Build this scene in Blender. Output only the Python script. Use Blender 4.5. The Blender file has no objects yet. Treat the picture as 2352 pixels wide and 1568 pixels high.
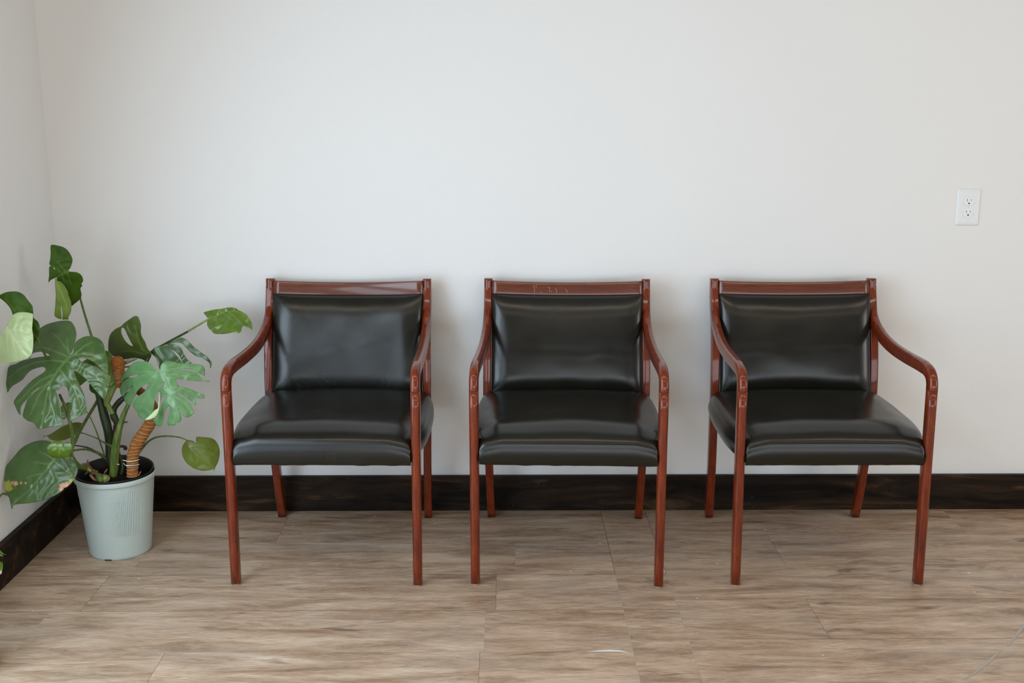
import bpy, bmesh, math, random
from mathutils import Vector, noise, Matrix
from mathutils.geometry import delaunay_2d_cdt

random.seed(7)
C = bpy.context.scene.collection
scn = bpy.context.scene

# ------------------------------------------------------------------ camera
IW, IH = 2352, 1568
F_PX, PITCH, YAW, ROLL, CAM_H, CAM_D = 2573.9, .2122, .0057, -.0007, 1.4242, 3.7815
_fw = Vector((math.sin(YAW)*math.cos(PITCH), math.cos(YAW)*math.cos(PITCH), -math.sin(PITCH)))
_rt0 = Vector((math.cos(YAW), -math.sin(YAW), 0)); _up0 = _rt0.cross(_fw)
_rt = _rt0*math.cos(ROLL) + _up0*math.sin(ROLL); _up = -_rt0*math.sin(ROLL) + _up0*math.cos(ROLL)
CAM = Vector((0, -CAM_D, CAM_H))
cd = bpy.data.cameras.new('camera'); cam = bpy.data.objects.new('camera', cd); C.objects.link(cam)
cd.sensor_width = 36; cd.lens = 36*F_PX/IW; cd.clip_start = .05
m = Matrix((_rt, _up, -_fw)).transposed().to_4x4(); m.translation = CAM
cam.matrix_world = m
scn.camera = cam

def at(u, v, y):
    """point of the room seen at photo pixel (u, v) at depth y"""
    d = _fw + _rt*((u-IW/2)/F_PX) - _up*((v-IH/2)/F_PX)
    return CAM + d*((y-CAM.y)/d.y)

# ------------------------------------------------------------------ light
scn.view_settings.view_transform = 'Standard'
scn.view_settings.look = 'None'
scn.view_settings.gamma = 1
scn.view_settings.use_curve_mapping = False
scn.view_settings.exposure = -.40
w = bpy.data.worlds.new('world'); scn.world = w; w.use_nodes = True
w.node_tree.nodes['Background'].inputs[0].default_value = (.8, .88, 1, 1)
w.node_tree.nodes['Background'].inputs[1].default_value = .6

def area(name, loc, aim, sx, sy, power, col, spread=180):
    l = bpy.data.lights.new(name, 'AREA'); l.shape = 'RECTANGLE'; l.size = sx; l.size_y = sy
    l.energy = power; l.color = col; l.spread = math.radians(spread)
    o = bpy.data.objects.new(name, l); C.objects.link(o); o.location = loc
    o.rotation_euler = (Vector(aim)-Vector(loc)).to_track_quat('-Z', 'Z').to_euler()
    return o
XL, XR, YF, ZC = -1.522, 4.6, -6.0, 2.9
W1 = (-5.5, -.95, .03, 1.8)       # window in the left wall: y0 y1 z0 z1
W2 = (-4.4, -1.5, .3, 2.0)          # unseen opening in the right wall, added for fill light: y0 y1 z0 z1
area('side_fill', (XR+.12, (W2[0]+W2[1])/2, (W2[2]+W2[3])/2), (0, (W2[0]+W2[1])/2, (W2[2]+W2[3])/2), 2.8, 1.6, 92, (1, .97, .94))
W3 = (-1.3, 4.2, .08, .95)          # low opening added behind the camera for frontal fill light: x0 x1 z0 z1
area('front_fill', ((W3[0]+W3[1])/2, YF-.12, (W3[2]+W3[3])/2), ((W3[0]+W3[1])/2, 0, .8), 5.4, .84, 62, (.90, .95, 1))
for k in range(2):                  # daylight of the two halves of the long shop window
    yc = W1[1]-(W1[1]-W1[0])*(k+.5)/2
    area('window_daylight', (XL-.12, yc, (W1[2]+W1[3])/2), (0, yc, .30), 2.25, 1.72, (92, 50)[k], (.70, .86, 1))
for lx, ly, lw in ((-.1, -2.1, 15), (2.7, -2.1, 15), (-.1, -4.2, 13), (2.7, -4.2, 13)):
    area('ceiling_light', (lx, ly, ZC-.05), (lx, ly, 0), 2.4, .11, lw, (1, .86, .66))

# ------------------------------------------------------------------ helpers
def new_mat(name):
    mt = bpy.data.materials.new(name); mt.use_nodes = True
    return mt, mt.node_tree.nodes, mt.node_tree.links, mt.node_tree.nodes['Principled BSDF']

class NT:
    """small wrapper to write node trees briefly"""
    def __init__(s, name):
        s.m, s.n, s.l, s.b = new_mat(name)
        s.tc = s.n.new('ShaderNodeTexCoord')
    def link(s, a, b): s.l.new(a, b)
    def mapping(s, scale, src='Object', loc=(0, 0, 0)):
        k = s.n.new('ShaderNodeMapping'); k.inputs['Scale'].default_value = scale; k.inputs['Location'].default_value = loc
        s.link(s.tc.outputs[src], k.inputs[0]); return k.outputs[0]
    def noise(s, vec, scale, detail=4, rough=.6, dist=0):
        k = s.n.new('ShaderNodeTexNoise'); k.inputs['Scale'].default_value = scale
        k.inputs['Detail'].default_value = detail; k.inputs['Roughness'].default_value = rough
        k.inputs['Distortion'].default_value = dist
        if vec is not None: s.link(vec, k.inputs['Vector'])
        return k.outputs['Fac']
    def ramp(s, fac, stops):
        k = s.n.new('ShaderNodeValToRGB'); e = k.color_ramp.elements
        while len(e) < len(stops): e.new(.5)
        for i, (p, c) in enumerate(stops):
            e[i].position = p; e[i].color = (*c, 1) if len(c) == 3 else c
        s.link(fac, k.inputs[0]); return k.outputs[0]
    def mix(s, fac, a, b, mode='MIX'):
        k = s.n.new('ShaderNodeMix'); k.data_type = 'RGBA'; k.blend_type = mode
        for src, i in ((fac, 0), (a, 6), (b, 7)):
            if isinstance(src, (int, float)): k.inputs[i].default_value = src
            elif isinstance(src, tuple): k.inputs[i].default_value = (*src, 1)
            else: s.link(src, k.inputs[i])
        return k.outputs[2]
    def math(s, op, a, b=0., clamp=False):
        k = s.n.new('ShaderNodeMath'); k.operation = op; k.use_clamp = clamp
        for src, i in ((a, 0), (b, 1)):
            if isinstance(src, (int, float)): k.inputs[i].default_value = src
            else: s.link(src, k.inputs[i])
        return k.outputs[0]
    def maprange(s, v, a, b, c, d):
        k = s.n.new('ShaderNodeMapRange')
        s.link(v, k.inputs[0])
        for i, x in enumerate((a, b, c, d)): k.inputs[i+1].default_value = x
        return k.outputs[0]
    def attr(s, name):
        k = s.n.new('ShaderNodeAttribute'); k.attribute_name = name; return k
    def bump(s, h, strength, dist, prev=None):
        k = s.n.new('ShaderNodeBump'); k.inputs['Strength'].default_value = strength; k.inputs['Distance'].default_value = dist
        s.link(h, k.inputs['Height'])
        if prev is not None: s.link(prev, k.inputs['Normal'])
        s.link(k.outputs[0], s.b.inputs['Normal']); return k.outputs[0]
    def set(s, **kw):
        names = dict(col='Base Color', rough='Roughness', metal='Metallic', coat='Coat Weight', coatr='Coat Roughness', spec='Specular IOR Level')
        for k, v in kw.items():
            i = s.b.inputs[names[k]]
            if isinstance(v, (int, float)): i.default_value = v
            elif isinstance(v, tuple): i.default_value = (*v, 1)
            else: s.link(v, i)
        return s

def mesh_obj(name, verts, faces, mat, parent=None, smooth=True, kind=None):
    me = bpy.data.meshes.new(name); me.from_pydata([tuple(v) for v in verts], [], faces); me.update()
    bm = bmesh.new(); bm.from_mesh(me); bmesh.ops.recalc_face_normals(bm, faces=bm.faces); bm.to_mesh(me); bm.free()
    if smooth: me.polygons.foreach_set('use_smooth', [True]*len(me.polygons))
    o = bpy.data.objects.new(name, me); C.objects.link(o)
    if mat: me.materials.append(mat)
    if parent: o.parent = parent
    if kind: o['kind'] = kind
    return o

def bm_obj(name, bm, mat, parent=None, smooth=False, kind=None):
    bmesh.ops.recalc_face_normals(bm, faces=bm.faces)
    me = bpy.data.meshes.new(name); bm.to_mesh(me); bm.free()
    if smooth: me.polygons.foreach_set('use_smooth', [True]*len(me.polygons))
    o = bpy.data.objects.new(name, me); C.objects.link(o)
    if mat: me.materials.append(mat)
    if parent: o.parent = parent
    if kind: o['kind'] = kind
    return o

def box(bm, x0, x1, y0, y1, z0, z1, bev=0, seg=2):
    r = bmesh.ops.create_cube(bm, size=1)
    vs = r['verts']
    for v in vs:
        v.co = Vector(((x0+x1)/2+v.co.x*(x1-x0), (y0+y1)/2+v.co.y*(y1-y0), (z0+z1)/2+v.co.z*(z1-z0)))
    if bev:
        es = list({e for v in vs for e in v.link_edges})
        bmesh.ops.bevel(bm, geom=es, offset=bev, segments=seg, affect='EDGES', profile=.5)

def thing(name, label, cat, loc=(0, 0, 0), rz=0, group=None):
    o = bpy.data.objects.new(name, None); C.objects.link(o); o.empty_display_size = .1
    o.location = loc; o.rotation_euler = (0, 0, rz); o['label'] = label; o['category'] = cat
    if group: o['group'] = group
    return o

def catmull(pts, n, closed=False):
    out = []; N = len(pts); D = len(pts[0])
    rng = N if closed else N-1
    for i in range(rng):
        p = [pts[(i+k-1) % N] if closed else pts[min(max(i+k-1, 0), N-1)] for k in range(4)]
        for j in range(n):
            t = j/n
            out.append(tuple(.5*((2*p[1][d]) + (-p[0][d]+p[2][d])*t + (2*p[0][d]-5*p[1][d]+4*p[2][d]-p[3][d])*t*t + (-p[0][d]+3*p[1][d]-3*p[2][d]+p[3][d])*t**3) for d in range(D)))
    if not closed: out.append(tuple(pts[-1]))
    return out

def tube(name, pts, mat, parent, n=10, sub=6, smooth_path=True, flat=1., ridge=0., kind=None, lump=0.):
    """pts: (x, y, z, r); a tapering round stem"""
    P = catmull(pts, sub) if smooth_path else pts
    V, Fc = [], []
    up = Vector((0, -1, 0)); px = None
    for i, p in enumerate(P):
        a = Vector(P[max(i-1, 0)][:3]); b = Vector(P[min(i+1, len(P)-1)][:3]); t = (b-a).normalized()
        if px is None:
            px = t.cross(up).normalized()
            if px.length < .1: px = Vector((1, 0, 0))
        px = (px - t*px.dot(t)).normalized(); q = t.cross(px)
        for k in range(n):
            an = 2*math.pi*k/n
            r = p[3]*(1+ridge*math.cos(5*an))
            if lump: r *= 1+lump*noise.noise(Vector(p[:3])*70+Vector((math.cos(an), math.sin(an), 0))*1.3)
            V.append(Vector(p[:3]) + px*math.cos(an)*r + q*math.sin(an)*r*flat)
    for i in range(len(P)-1):
        for k in range(n):
            Fc.append((i*n+k, i*n+(k+1) % n, (i+1)*n+(k+1) % n, (i+1)*n+k))
    Fc.append(tuple(range(n))[::-1]); Fc.append(tuple((len(P)-1)*n+k for k in range(n)))
    return mesh_obj(name, V, Fc, mat, parent, True, kind)

# ------------------------------------------------------------------ materials
def mat_wall(name, col):
    s = NT(name); v = s.mapping((1, 1, 1))
    big = s.noise(v, 1.2, 2); c = s.mix(s.maprange(big, .3, .7, 0, 1), tuple(x*.985 for x in col), col)
    s.set(col=c, rough=.62, spec=.25)
    b = s.bump(s.noise(v, 160, 3, .55), .16, .002)
    s.bump(s.noise(v, 24, 3, .6), .10, .004, b)
    return s.m
M_wall = mat_wall('wall_paint', (.81, .82, .82))
M_ceil = mat_wall('ceiling_paint', (.52, .49, .45))
M_dark = mat_wall('dark_paint', (.32, .28, .235))

def mat_floor():
    s = NT('vinyl_plank')
    pl = s.attr('plank').outputs['Fac']
    off = s.n.new('ShaderNodeCombineXYZ'); s.link(s.math('MULTIPLY', pl, 37.), off.inputs[0]); s.link(s.math('MULTIPLY', pl, 91.), off.inputs[1])
    add = s.n.new('ShaderNodeVectorMath'); add.operation = 'ADD'
    s.link(s.tc.outputs['Object'], add.inputs[0]); s.link(off.outputs[0], add.inputs[1])
    def mp(sc):
        k = s.n.new('ShaderNodeMapping'); k.inputs['Scale'].default_value = sc; s.link(add.outputs[0], k.inputs[0]); return k.outputs[0]
    big = s.noise(mp((1.9, 11, 1)), 1.7, 9, .74, .5)
    c = s.ramp(big, [(.24, (.100, .055, .030)), (.38, (.28, .180, .110)), (.56, (.49, .360, .258)), (.78, (.70, .59, .48))])
    fine = s.noise(mp((9, 230, 1)), 2.2, 7, .76, .3)
    c = s.mix(.75, c, s.ramp(fine, [(.28, (.24, .22, .20)), (.5, (.52, .51, .50)), (.72, (.86, .87, .88))]), 'OVERLAY')
    fine2 = s.noise(mp((22, 620, 1)), 1.5, 3, .7)
    c = s.mix(.35, c, s.ramp(fine2, [(.3, (.25, .25, .25)), (.7, (.78, .78, .78))]), 'OVERLAY')
    knot = s.noise(mp((3.2, 13, 1)), 1.3, 3, .5, 1.2)
    c = s.mix(s.maprange(knot, .64, .74, 0, .6), c, (.05, .032, .022))
    # worn whitish haze in blotches
    hz = s.noise(s.mapping((1.5, 3.5, 1)), 1.7, 4, .6)
    c = s.mix(s.maprange(hz, .5, .8, 0, .35), c, (.42, .39, .36))
    # fine scuffs
    sc = s.noise(s.mapping((70, 8, 1), loc=(3, 1, 0)), 2.5, 6, .8, 1.5)
    c = s.mix(s.maprange(sc, .68, .76, 0, .35), c, (.5, .48, .45))
    s.set(col=c, rough=s.maprange(fine, .3, .7, .50, .36), spec=.8)
    b = s.bump(fine, .22, .0008)
    s.bump(s.noise(s.mapping((2, 4, 1)), 6, 2), .12, .004, b)
    return s.m
M_floor = mat_floor()
s = NT('joint_dust'); s.set(col=(.42, .38, .33), rough=.8); M_joint = s.m
s = NT('joint_gap_dark'); s.set(col=(.15, .11, .08), rough=.8); M_gap = s.m  # dark brown tone for plank gaps and the seat base
s = NT('scuff_white'); s.set(col=(.85, .86, .88), rough=.5); M_scuff = s.m

def mat_base():
    s = NT('dark_stained_pine'); v = s.mapping((1.4, 8, 9))
    g = s.noise(v, 1.9, 5, .6, .8)
    c = s.ramp(g, [(.40, (.006, .0042, .003)), (.58, (.024, .014, .008)), (.74, (.105, .060, .032))])
    f = s.noise(s.mapping((4, 160, 160)), 2, 4, .7)
    c = s.mix(.5, c, s.ramp(f, [(.3, (.3, .3, .3)), (.7, (.7, .7, .7))]), 'OVERLAY')
    k = s.n.new('ShaderNodeTexVoronoi'); k.inputs['Scale'].default_value = 1
    s.link(s.mapping((2.2, 9, 10)), k.inputs['Vector'])
    c = s.mix(s.maprange(k.outputs['Distance'], .0, .09, .7, 0), c, (.11, .055, .028))
    d = s.noise(s.mapping((60, 60, 60)), 2.4, 2, .5)
    c = s.mix(s.maprange(d, .76, .79, 0, .6), c, (.4, .36, .32))
    s.set(col=c, rough=.5, spec=.12); s.bump(f, .25, .0006); return s.m
M_base = mat_base()

def mat_wood():
    s = NT('cherry_wood')
    g = s.noise(s.mapping((30, 30, 5)), 2.2, 5, .65, .4)
    g2 = s.noise(s.mapping((90, 90, 14)), 3, 4, .7)
    c = s.ramp(g, [(.3, (.080, .009, .002)), (.55, (.165, .022, .003)), (.8, (.235, .038, .005))])
    c = s.mix(.5, c, s.ramp(g2, [(.3, (.33, .33, .33)), (.7, (.66, .66, .66))]), 'OVERLAY')
    d = s.noise(s.mapping((60, 60, 60), loc=(4, 2, 9)), 2.2, 2, .5)
    c = s.mix(s.maprange(d, .77, .80, 0, .7), c, (.42, .27, .17))
    s.set(col=c, rough=.4, coat=.7, coatr=.06, spec=.15)
    s.bump(g2, .05, .0004); return s.m
M_wood = mat_wood()
def mat_rail():
    s = NT('cherry_wood_rail')
    g = s.noise(s.mapping((3, 40, 60)), 2.2, 5, .65, .4)
    g2 = s.noise(s.mapping((14, 200, 200)), 2, 4, .7)
    c = s.ramp(g, [(.3, (.080, .016, .006)), (.55, (.13, .028, .010)), (.8, (.18, .044, .017))])
    c = s.mix(.5, c, s.ramp(g2, [(.3, (.33, .33, .33)), (.7, (.66, .66, .66))]), 'OVERLAY')
    s.set(col=c, rough=.36, coat=.8, coatr=.08, spec=.3); s.bump(g2, .05, .0004); return s.m
M_rail = mat_rail()

def mat_leather(name, wear, seed):
    s = NT(name); v = s.mapping((1, 1, 1), loc=(seed, seed*.7, 0))
    n1 = s.noise(v, 5, 3)
    c = s.mix(s.maprange(n1, .35, .7, 0, 1), (.004, .0042, .0028), (.007, .0075, .005))
    # pale creases and scuffs
    cr0 = s.noise(s.mapping((9, 9, 5), loc=(seed, 0, 0)), 2.6, 5, .62, .8)
    cr = s.maprange(s.math('ABSOLUTE', s.math('SUBTRACT', cr0, .5)), 0, .012, 1, 0)
    patch = s.noise(v, 3.6, 2)
    k = s.math('MULTIPLY', cr, s.maprange(patch, .5, .68, 0, wear))
    c = s.mix(s.math('MULTIPLY', k, .35), c, (.10, .11, .10))
    s.set(col=c, rough=s.maprange(n1, .3, .7, .22, .28), spec=.52)
    vo = s.n.new('ShaderNodeTexVoronoi'); vo.inputs['Scale'].default_value = 420; s.link(v, vo.inputs['Vector'])
    b = s.bump(vo.outputs['Distance'], .06, .0006)
    b = s.bump(s.noise(v, 26, 3, .5), .12, .0015, b)
    if wear > .2: s.bump(k, .15, .0005, b)
    return s.m
M_leather = [mat_leather('black_leather_creased', .8, 1.3), mat_leather('black_leather_worn', .0, 5.1), mat_leather('black_leather', .0, 9.4)]
s = NT('plastic_glide'); s.set(col=(.62, .58, .52), rough=.5); M_glide = s.m
s = NT('scratch_mark'); s.set(col=(.50, .33, .25), rough=.6); M_scratch = s.m

s = NT('outlet_plastic'); s.set(col=(.80, .83, .85), rough=.32); M_plate = s.m
s = NT('outlet_face_plastic'); s.set(col=(.83, .85, .87), rough=.3); M_face = s.m
s = NT('outlet_slot'); s.set(col=(.012, .010, .008), rough=.7); M_slot = s.m
s = NT('outlet_screw'); s.set(col=(.72, .74, .76), rough=.3, metal=.2); M_screw = s.m

# ------------------------------------------------------------------ room
def build_floor():
    V, Fc, A = [], [], []
    def quad(x0, x1, y0, y1, a, z=0.):
        i = len(V); V.extend([(x0, y0, z), (x1, y0, z), (x1, y1, z), (x0, y1, z)]); Fc.append((i, i+1, i+2, i+3)); A.append(a)
    joints, gaps = [], []
    def row(x0, x1, y0, y1, cuts):
        cs = [x0]+[c for c in sorted(cuts) if x0 < c < x1]+[x1]
        for a, b in zip(cs, cs[1:]):
            quad(a, b, y0, y1, random.random())
        return cs[1:-1]
    lefts = {0: [.335-2*1.2], 1: [-1.9, -.76], 2: [.029, -1.16], 3: [-1.215, -.03], 4: [-.06, -1.3], 5: [-.07, -.9]}
    def strip(xa, xb, y0, y1, bright): (joints if bright else gaps).append((xa, xb, y0, y1))
    LN = .0011
    for zone, (xa, xb, ystart, wd) in enumerate(((XL, .335, -.077, .2455), (.335, .492, -.077, .2455), (.492, XR, -.252, .2475))):
        ys = [0]+[ystart-wd*k for k in range(26)]
        ys = [y for y in ys if y > YF]+[YF]
        for i, (y1, y0) in enumerate(zip(ys, ys[1:])):
            if zone == 0: cuts = lefts.get(i, [-1.4+((i*.47) % 1.2), -1.4+((i*.47) % 1.2)+1.2])
            elif zone == 1: cuts = []
            else: cuts = [.875, 2.1, 3.3] if i % 2 == 1 or i == 3 else [1.55, 2.75, 3.95]
            cs = row(xa, xb, y0, y1, cuts)
            for c in cs: strip(c-.0004, c+.0004, y0, y1, (i+zone) % 2 == 0)
            if y0 > YF: strip(xa, xb, y0-.0006, y0+.0006, i in (1, 4) or zone == 2 and i in (1,))
            if zone == 0: strip(.335-.0007, .335+.0007, y0, y1, i >= 3)
            if zone == 1: strip(.492-.0006, .492+.0006, y0, y1, i in (3, 4, 5))
    f = mesh_obj('floor', V, Fc, M_floor, None, False, 'structure')
    at_ = f.data.attributes.new('plank', 'FLOAT', 'FACE'); at_.data.foreach_set('value', A)
    f.data.materials.append(M_joint); f.data.materials.append(M_gap); f.data.materials.append(M_scuff)
    # thin joint lines as part of the floor mesh
    bm = bmesh.new(); bm.from_mesh(f.data)
    def addq(x0, x1, y0, y1, mi, z=.0004):
        vs = [bm.verts.new(p) for p in ((x0, y0, z), (x1, y0, z), (x1, y1, z), (x0, y1, z))]
        fc = bm.faces.new(vs); fc.material_index = mi
    for q in gaps: addq(*q, 2, .0003)
    for q in joints: addq(*q, 1, .0003)
    def scuff(pts, mi=3, z=.0005):
        """pts: (u, v, half width in m) along a mark on the floor"""
        prev = None
        pl = []
        for u, v, h in pts:
            d = _fw + _rt*((u-IW/2)/F_PX) - _up*((v-IH/2)/F_PX); p = CAM + d*(-CAM.z/d.z)
            pl.append((Vector((p.x, p.y, z)), h))
        for i, (p, h) in enumerate(pl):
            a = pl[max(i-1, 0)][0]; b = pl[min(i+1, len(pl)-1)][0]; t = (b-a).normalized(); n = Vector((-t.y, t.x, 0))
            cur = (bm.verts.new(p+n*h), bm.verts.new(p-n*h))
            if prev: bm.faces.new((prev[0], prev[1], cur[1], cur[0])).material_index = mi
            prev = cur
    scuff([(1349, 1497, .0003), (1375, 1495, .003), (1400, 1494, .004), (1425, 1495, .003), (1446, 1499, .0004)])
    scuff([(650, 1249, .0003), (700, 1248, .0012), (800, 1249, .0016), (880, 1249, .0008), (960, 1249, .0003)])
    scuff([(2352, 1436, .004), (2332, 1462, .004), (2312, 1485, .003)], 1)
    scuff([(2300, 1492, .002), (2270, 1520, .004), (2240, 1545, .003), (2210, 1562, .001)], 1)
    for (u, v, r) in [(1601, 1374, .0025), (2225, 1316, .004), (1757, 1216, .003), (1378, 1249, .003), (1647, 1294, .003), (75, 1403, .002), (318, 1328, .002),
                      (1000, 1202, .003), (995, 1195, .002), (1310, 1312, .002), (1525, 1312, .003), (860, 1186, .003), (672, 1209, .002), (1220, 1330, .0015), (595, 1298, .0025), (2238, 1360, .0025), (1890, 1505, .002)]:
        scuff([(u-2, v, r*.5), (u, v-.5, r), (u+3, v, r*.3)])
    bm.to_mesh(f.data); bm.free()
build_floor()

def wall_box(name, x0, x1, y0, y1, z0, z1, mat=M_wall):
    bm = bmesh.new(); box(bm, x0, x1, y0, y1, z0, z1); return bm_obj(name, bm, mat, kind='structure')
wall_box('wall_back', XL-.1, XR+.1, 0, .1, 0, ZC)
bm = bmesh.new()
for a in ((W1[1], 0, 0, ZC), (YF, W1[0], 0, ZC), (W1[0], W1[1], 0, W1[2]), (W1[0], W1[1], W1[3], ZC)):
    box(bm, XL-.1, XL, *a)
bm_obj('wall_left', bm, M_wall, kind='structure')
bm = bmesh.new()
for a in ((W2[1], 0, 0, ZC), (YF, W2[0], 0, ZC), (W2[0], W2[1], 0, W2[2]), (W2[0], W2[1], W2[3], ZC)):
    box(bm, XR, XR+.1, *a)
bm_obj('wall_right', bm, M_wall, kind='structure')
bm = bmesh.new()
for a in ((XL-.1, W3[0], 0, ZC), (W3[1], XR+.1, 0, ZC), (W3[0], W3[1], 0, W3[2]), (W3[0], W3[1], W3[3], ZC)):
    box(bm, a[0], a[1], YF-.1, YF, a[2], a[3])
bm_obj('wall_front', bm, M_dark, kind='structure')
bm = bmesh.new()
for a in ((W3[0], W3[1], W3[2], W3[2]+.04), (W3[0], W3[1], W3[3]-.04, W3[3]), (W3[0], W3[0]+.04, W3[2], W3[3]), (W3[1]-.04, W3[1], W3[2], W3[3]), (1.43, 1.47, W3[2], W3[3])):
    box(bm, a[0], a[1], YF-.08, YF-.02, a[2], a[3])
bm_obj('fill_opening_front', bm, M_ceil, kind='structure')  # frame of the added front fill opening
wall_box('ceiling', XL-.1, XR+.1, YF-.1, .1, ZC, ZC+.1, M_ceil)
TB, HB = .0195, .1275
bm = bmesh.new(); box(bm, XL+TB, XR, -TB, 0, 0, HB, .0015, 1); bm_obj('baseboard_back', bm, M_base, kind='structure')
bm = bmesh.new(); box(bm, XL, XL+TB, YF, 0, 0, HB, .0015, 1); bm_obj('baseboard_left', bm, M_base, kind='structure')
s = NT('window_frame_bronze'); s.set(col=(.03, .025, .02), rough=.4); M_frame = s.m
for nm, horiz in (('window_1', False), ('fill_opening_right', True)):  # second frame belongs to the added right-wall fill opening
    bm = bmesh.new(); fw = .05
    a0, a1, z0, z1 = W1 if not horiz else W2
    segs = [(a0, a1, z0, z0+fw), (a0, a1, z1-fw, z1), (a0, a0+fw, z0, z1), (a1-fw, a1, z0, z1), ((a0+a1)/2-fw/2, (a0+a1)/2+fw/2, z0, z1)]
    for (p, q, r, t) in segs:
        if horiz: box(bm, XR+.02, XR+.08, p, q, r, t)
        else: box(bm, XL-.08, XL-.02, p, q, r, t)
    bm_obj(nm, bm, M_frame, kind='structure')

# ------------------------------------------------------------------ outlet
def outlet():
    ox, oz = 1.559, 1.0703
    t = thing('wall_outlet', 'white duplex wall outlet with a plain cover plate on the right side of the wall', 'outlet', (ox, 0, oz))
    a, b = .0395, .062
    bm = bmesh.new()
    prof = [(0, 0), (0, .0018), (.0035, .0052), (.010, .0062)]     # inset, height
    rings = []
    for ins, h in prof:
        ring = []
        for cx, cz in ((1, 1), (-1, 1), (-1, -1), (1, -1)):
            for k in range(4):
                an = math.radians({(1, 1): 0, (-1, 1): 90, (-1, -1): 180, (1, -1): 270}[(cx, cz)] + 30*k); r = .003
                ring.append(bm.verts.new((cx*(a-ins-r)+math.cos(an)*r, -h, cz*(b-ins-r)+math.sin(an)*r)))
        rings.append(ring)
    for r0, r1 in zip(rings, rings[1:]):
        for i in range(len(r0)): bm.faces.new((r0[i], r0[(i+1) % len(r0)], r1[(i+1) % len(r0)], r1[i]))
    bm.faces.new(rings[-1]); bm.faces.new(rings[0][::-1])
    bm_obj('cover_plate', bm, M_plate, t)
    for sz in (1, -1):
        cz = sz*.0195+.0005
        bm = bmesh.new()
        def ringof(rad, flat, y):
            vs = []
            for k in range(40):
                an = 2*math.pi*k/40; x = math.cos(an)*rad; z = math.sin(an)*rad
                z = max(-flat, min(flat, z)); vs.append(bm.verts.new((x, y, cz+z)))
            return vs
        r1 = ringof(.0172, .0143, -.005); r2 = ringof(.0172, .0143, -.0078); r3 = ringof(.0166, .0137, -.0083)
        for p, q in ((r1, r2), (r2, r3)):
            for i in range(40): bm.faces.new((p[i], p[(i+1) % 40], q[(i+1) % 40], q[i]))
        bm.faces.new(r3)
        face = bm_obj('receptacle', bm, M_face, t)
        bm = bmesh.new(); box(bm, -.0072, -.0056, -.0086, -.0080, cz-.0002, cz+.0080); bm_obj('slot', bm, M_slot, face)
        bm = bmesh.new(); box(bm, .0060, .0074, -.0086, -.0080, cz+.0012, cz+.0074); bm_obj('slot', bm, M_slot, face)
        bm = bmesh.new(); bmesh.ops.create_cone(bm, cap_ends=True, segments=20, radius1=.0026, radius2=.0026, depth=.0008, matrix=Matrix.Translation((0, -.0083, cz-.0072)) @ Matrix.Rotation(math.pi/2, 4, 'X'))
        bm_obj('ground_hole', bm, M_slot, face)
        # flat grey ring painted as the shadow line round each receptacle
        bm = bmesh.new(); N = 40; o_ = []; i_ = []
        for k in range(N):
            an = 2*math.pi*k/N
            for rad, fl, L in ((.0180, .0151, o_), (.0170, .0141, i_)):
                z = max(-fl, min(fl, math.sin(an)*rad)); L.append(bm.verts.new((math.cos(an)*rad, -.00635, cz+z)))
        for k in range(N): bm.faces.new((o_[k], o_[(k+1) % N], i_[(k+1) % N], i_[k]))
        bm_obj('shadow_ring', bm, M_screw, face)
    bm = bmesh.new(); bmesh.ops.create_cone(bm, cap_ends=True, segments=20, radius1=.0032, radius2=.0026, depth=.0014, matrix=Matrix.Translation((0, -.0068, .0005)) @ Matrix.Rotation(math.pi/2, 4, 'X'))
    bm_obj('screw', bm, M_screw, t)
outlet()

# ------------------------------------------------------------------ chairs
def sweep(name, path, mat, parent, hw, dn, ro, ri, capr=0):
    """path: (x, y, z, halfdepth); cross-section rounded on the outer side (front / top) by ro and on the inner by ri"""
    sec = []
    def corner(cx, cb, r, a0):
        for k in range(6):
            an = math.radians(a0+18*k); sec.append((cx+math.cos(an)*r, cb+math.sin(an)*r, ))
    V, Fc = [], []
    n = None
    for i, p in enumerate(path):
        a = Vector(path[max(i-1, 0)][:3]); b = Vector(path[min(i+1, len(path)-1)][:3]); t = (b-a).normalized()
        xx = Vector((1, 0, 0)); xx = (xx-t*xx.dot(t)).normalized(); nn = xx.cross(t)   # for upward t=z: x cross z = -y (front)
        hd = p[3]; sec = []
        corner(hw-ro, hd-ro, ro, 0); corner(-hw+ro, hd-ro, ro, 90); corner(-hw+ri, -hd+ri, ri, 180); corner(hw-ri, -hd+ri, ri, 270)
        sc = p[4] if len(p) > 4 else 1
        for (u, v) in sec: V.append(Vector(p[:3])+xx*u*sc+nn*v*sc)
        n = len(sec)
    for i in range(len(path)-1):
        for k in range(n): Fc.append((i*n+k, i*n+(k+1) % n, (i+1)*n+(k+1) % n, (i+1)*n+k))
    Fc.append(tuple(range(n))[::-1]); Fc.append(tuple((len(path)-1)*n+k for k in range(n)))
    o = mesh_obj(name, V, Fc, mat, parent, True)
    # keep the end caps crisp
    for pl in o.data.polygons:
        if len(pl.vertices) > 4: pl.use_smooth = False
    return o

def xarm(y): return .2637 + (.2760-.2637)*(.307-y)/(.307+.257)

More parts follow.
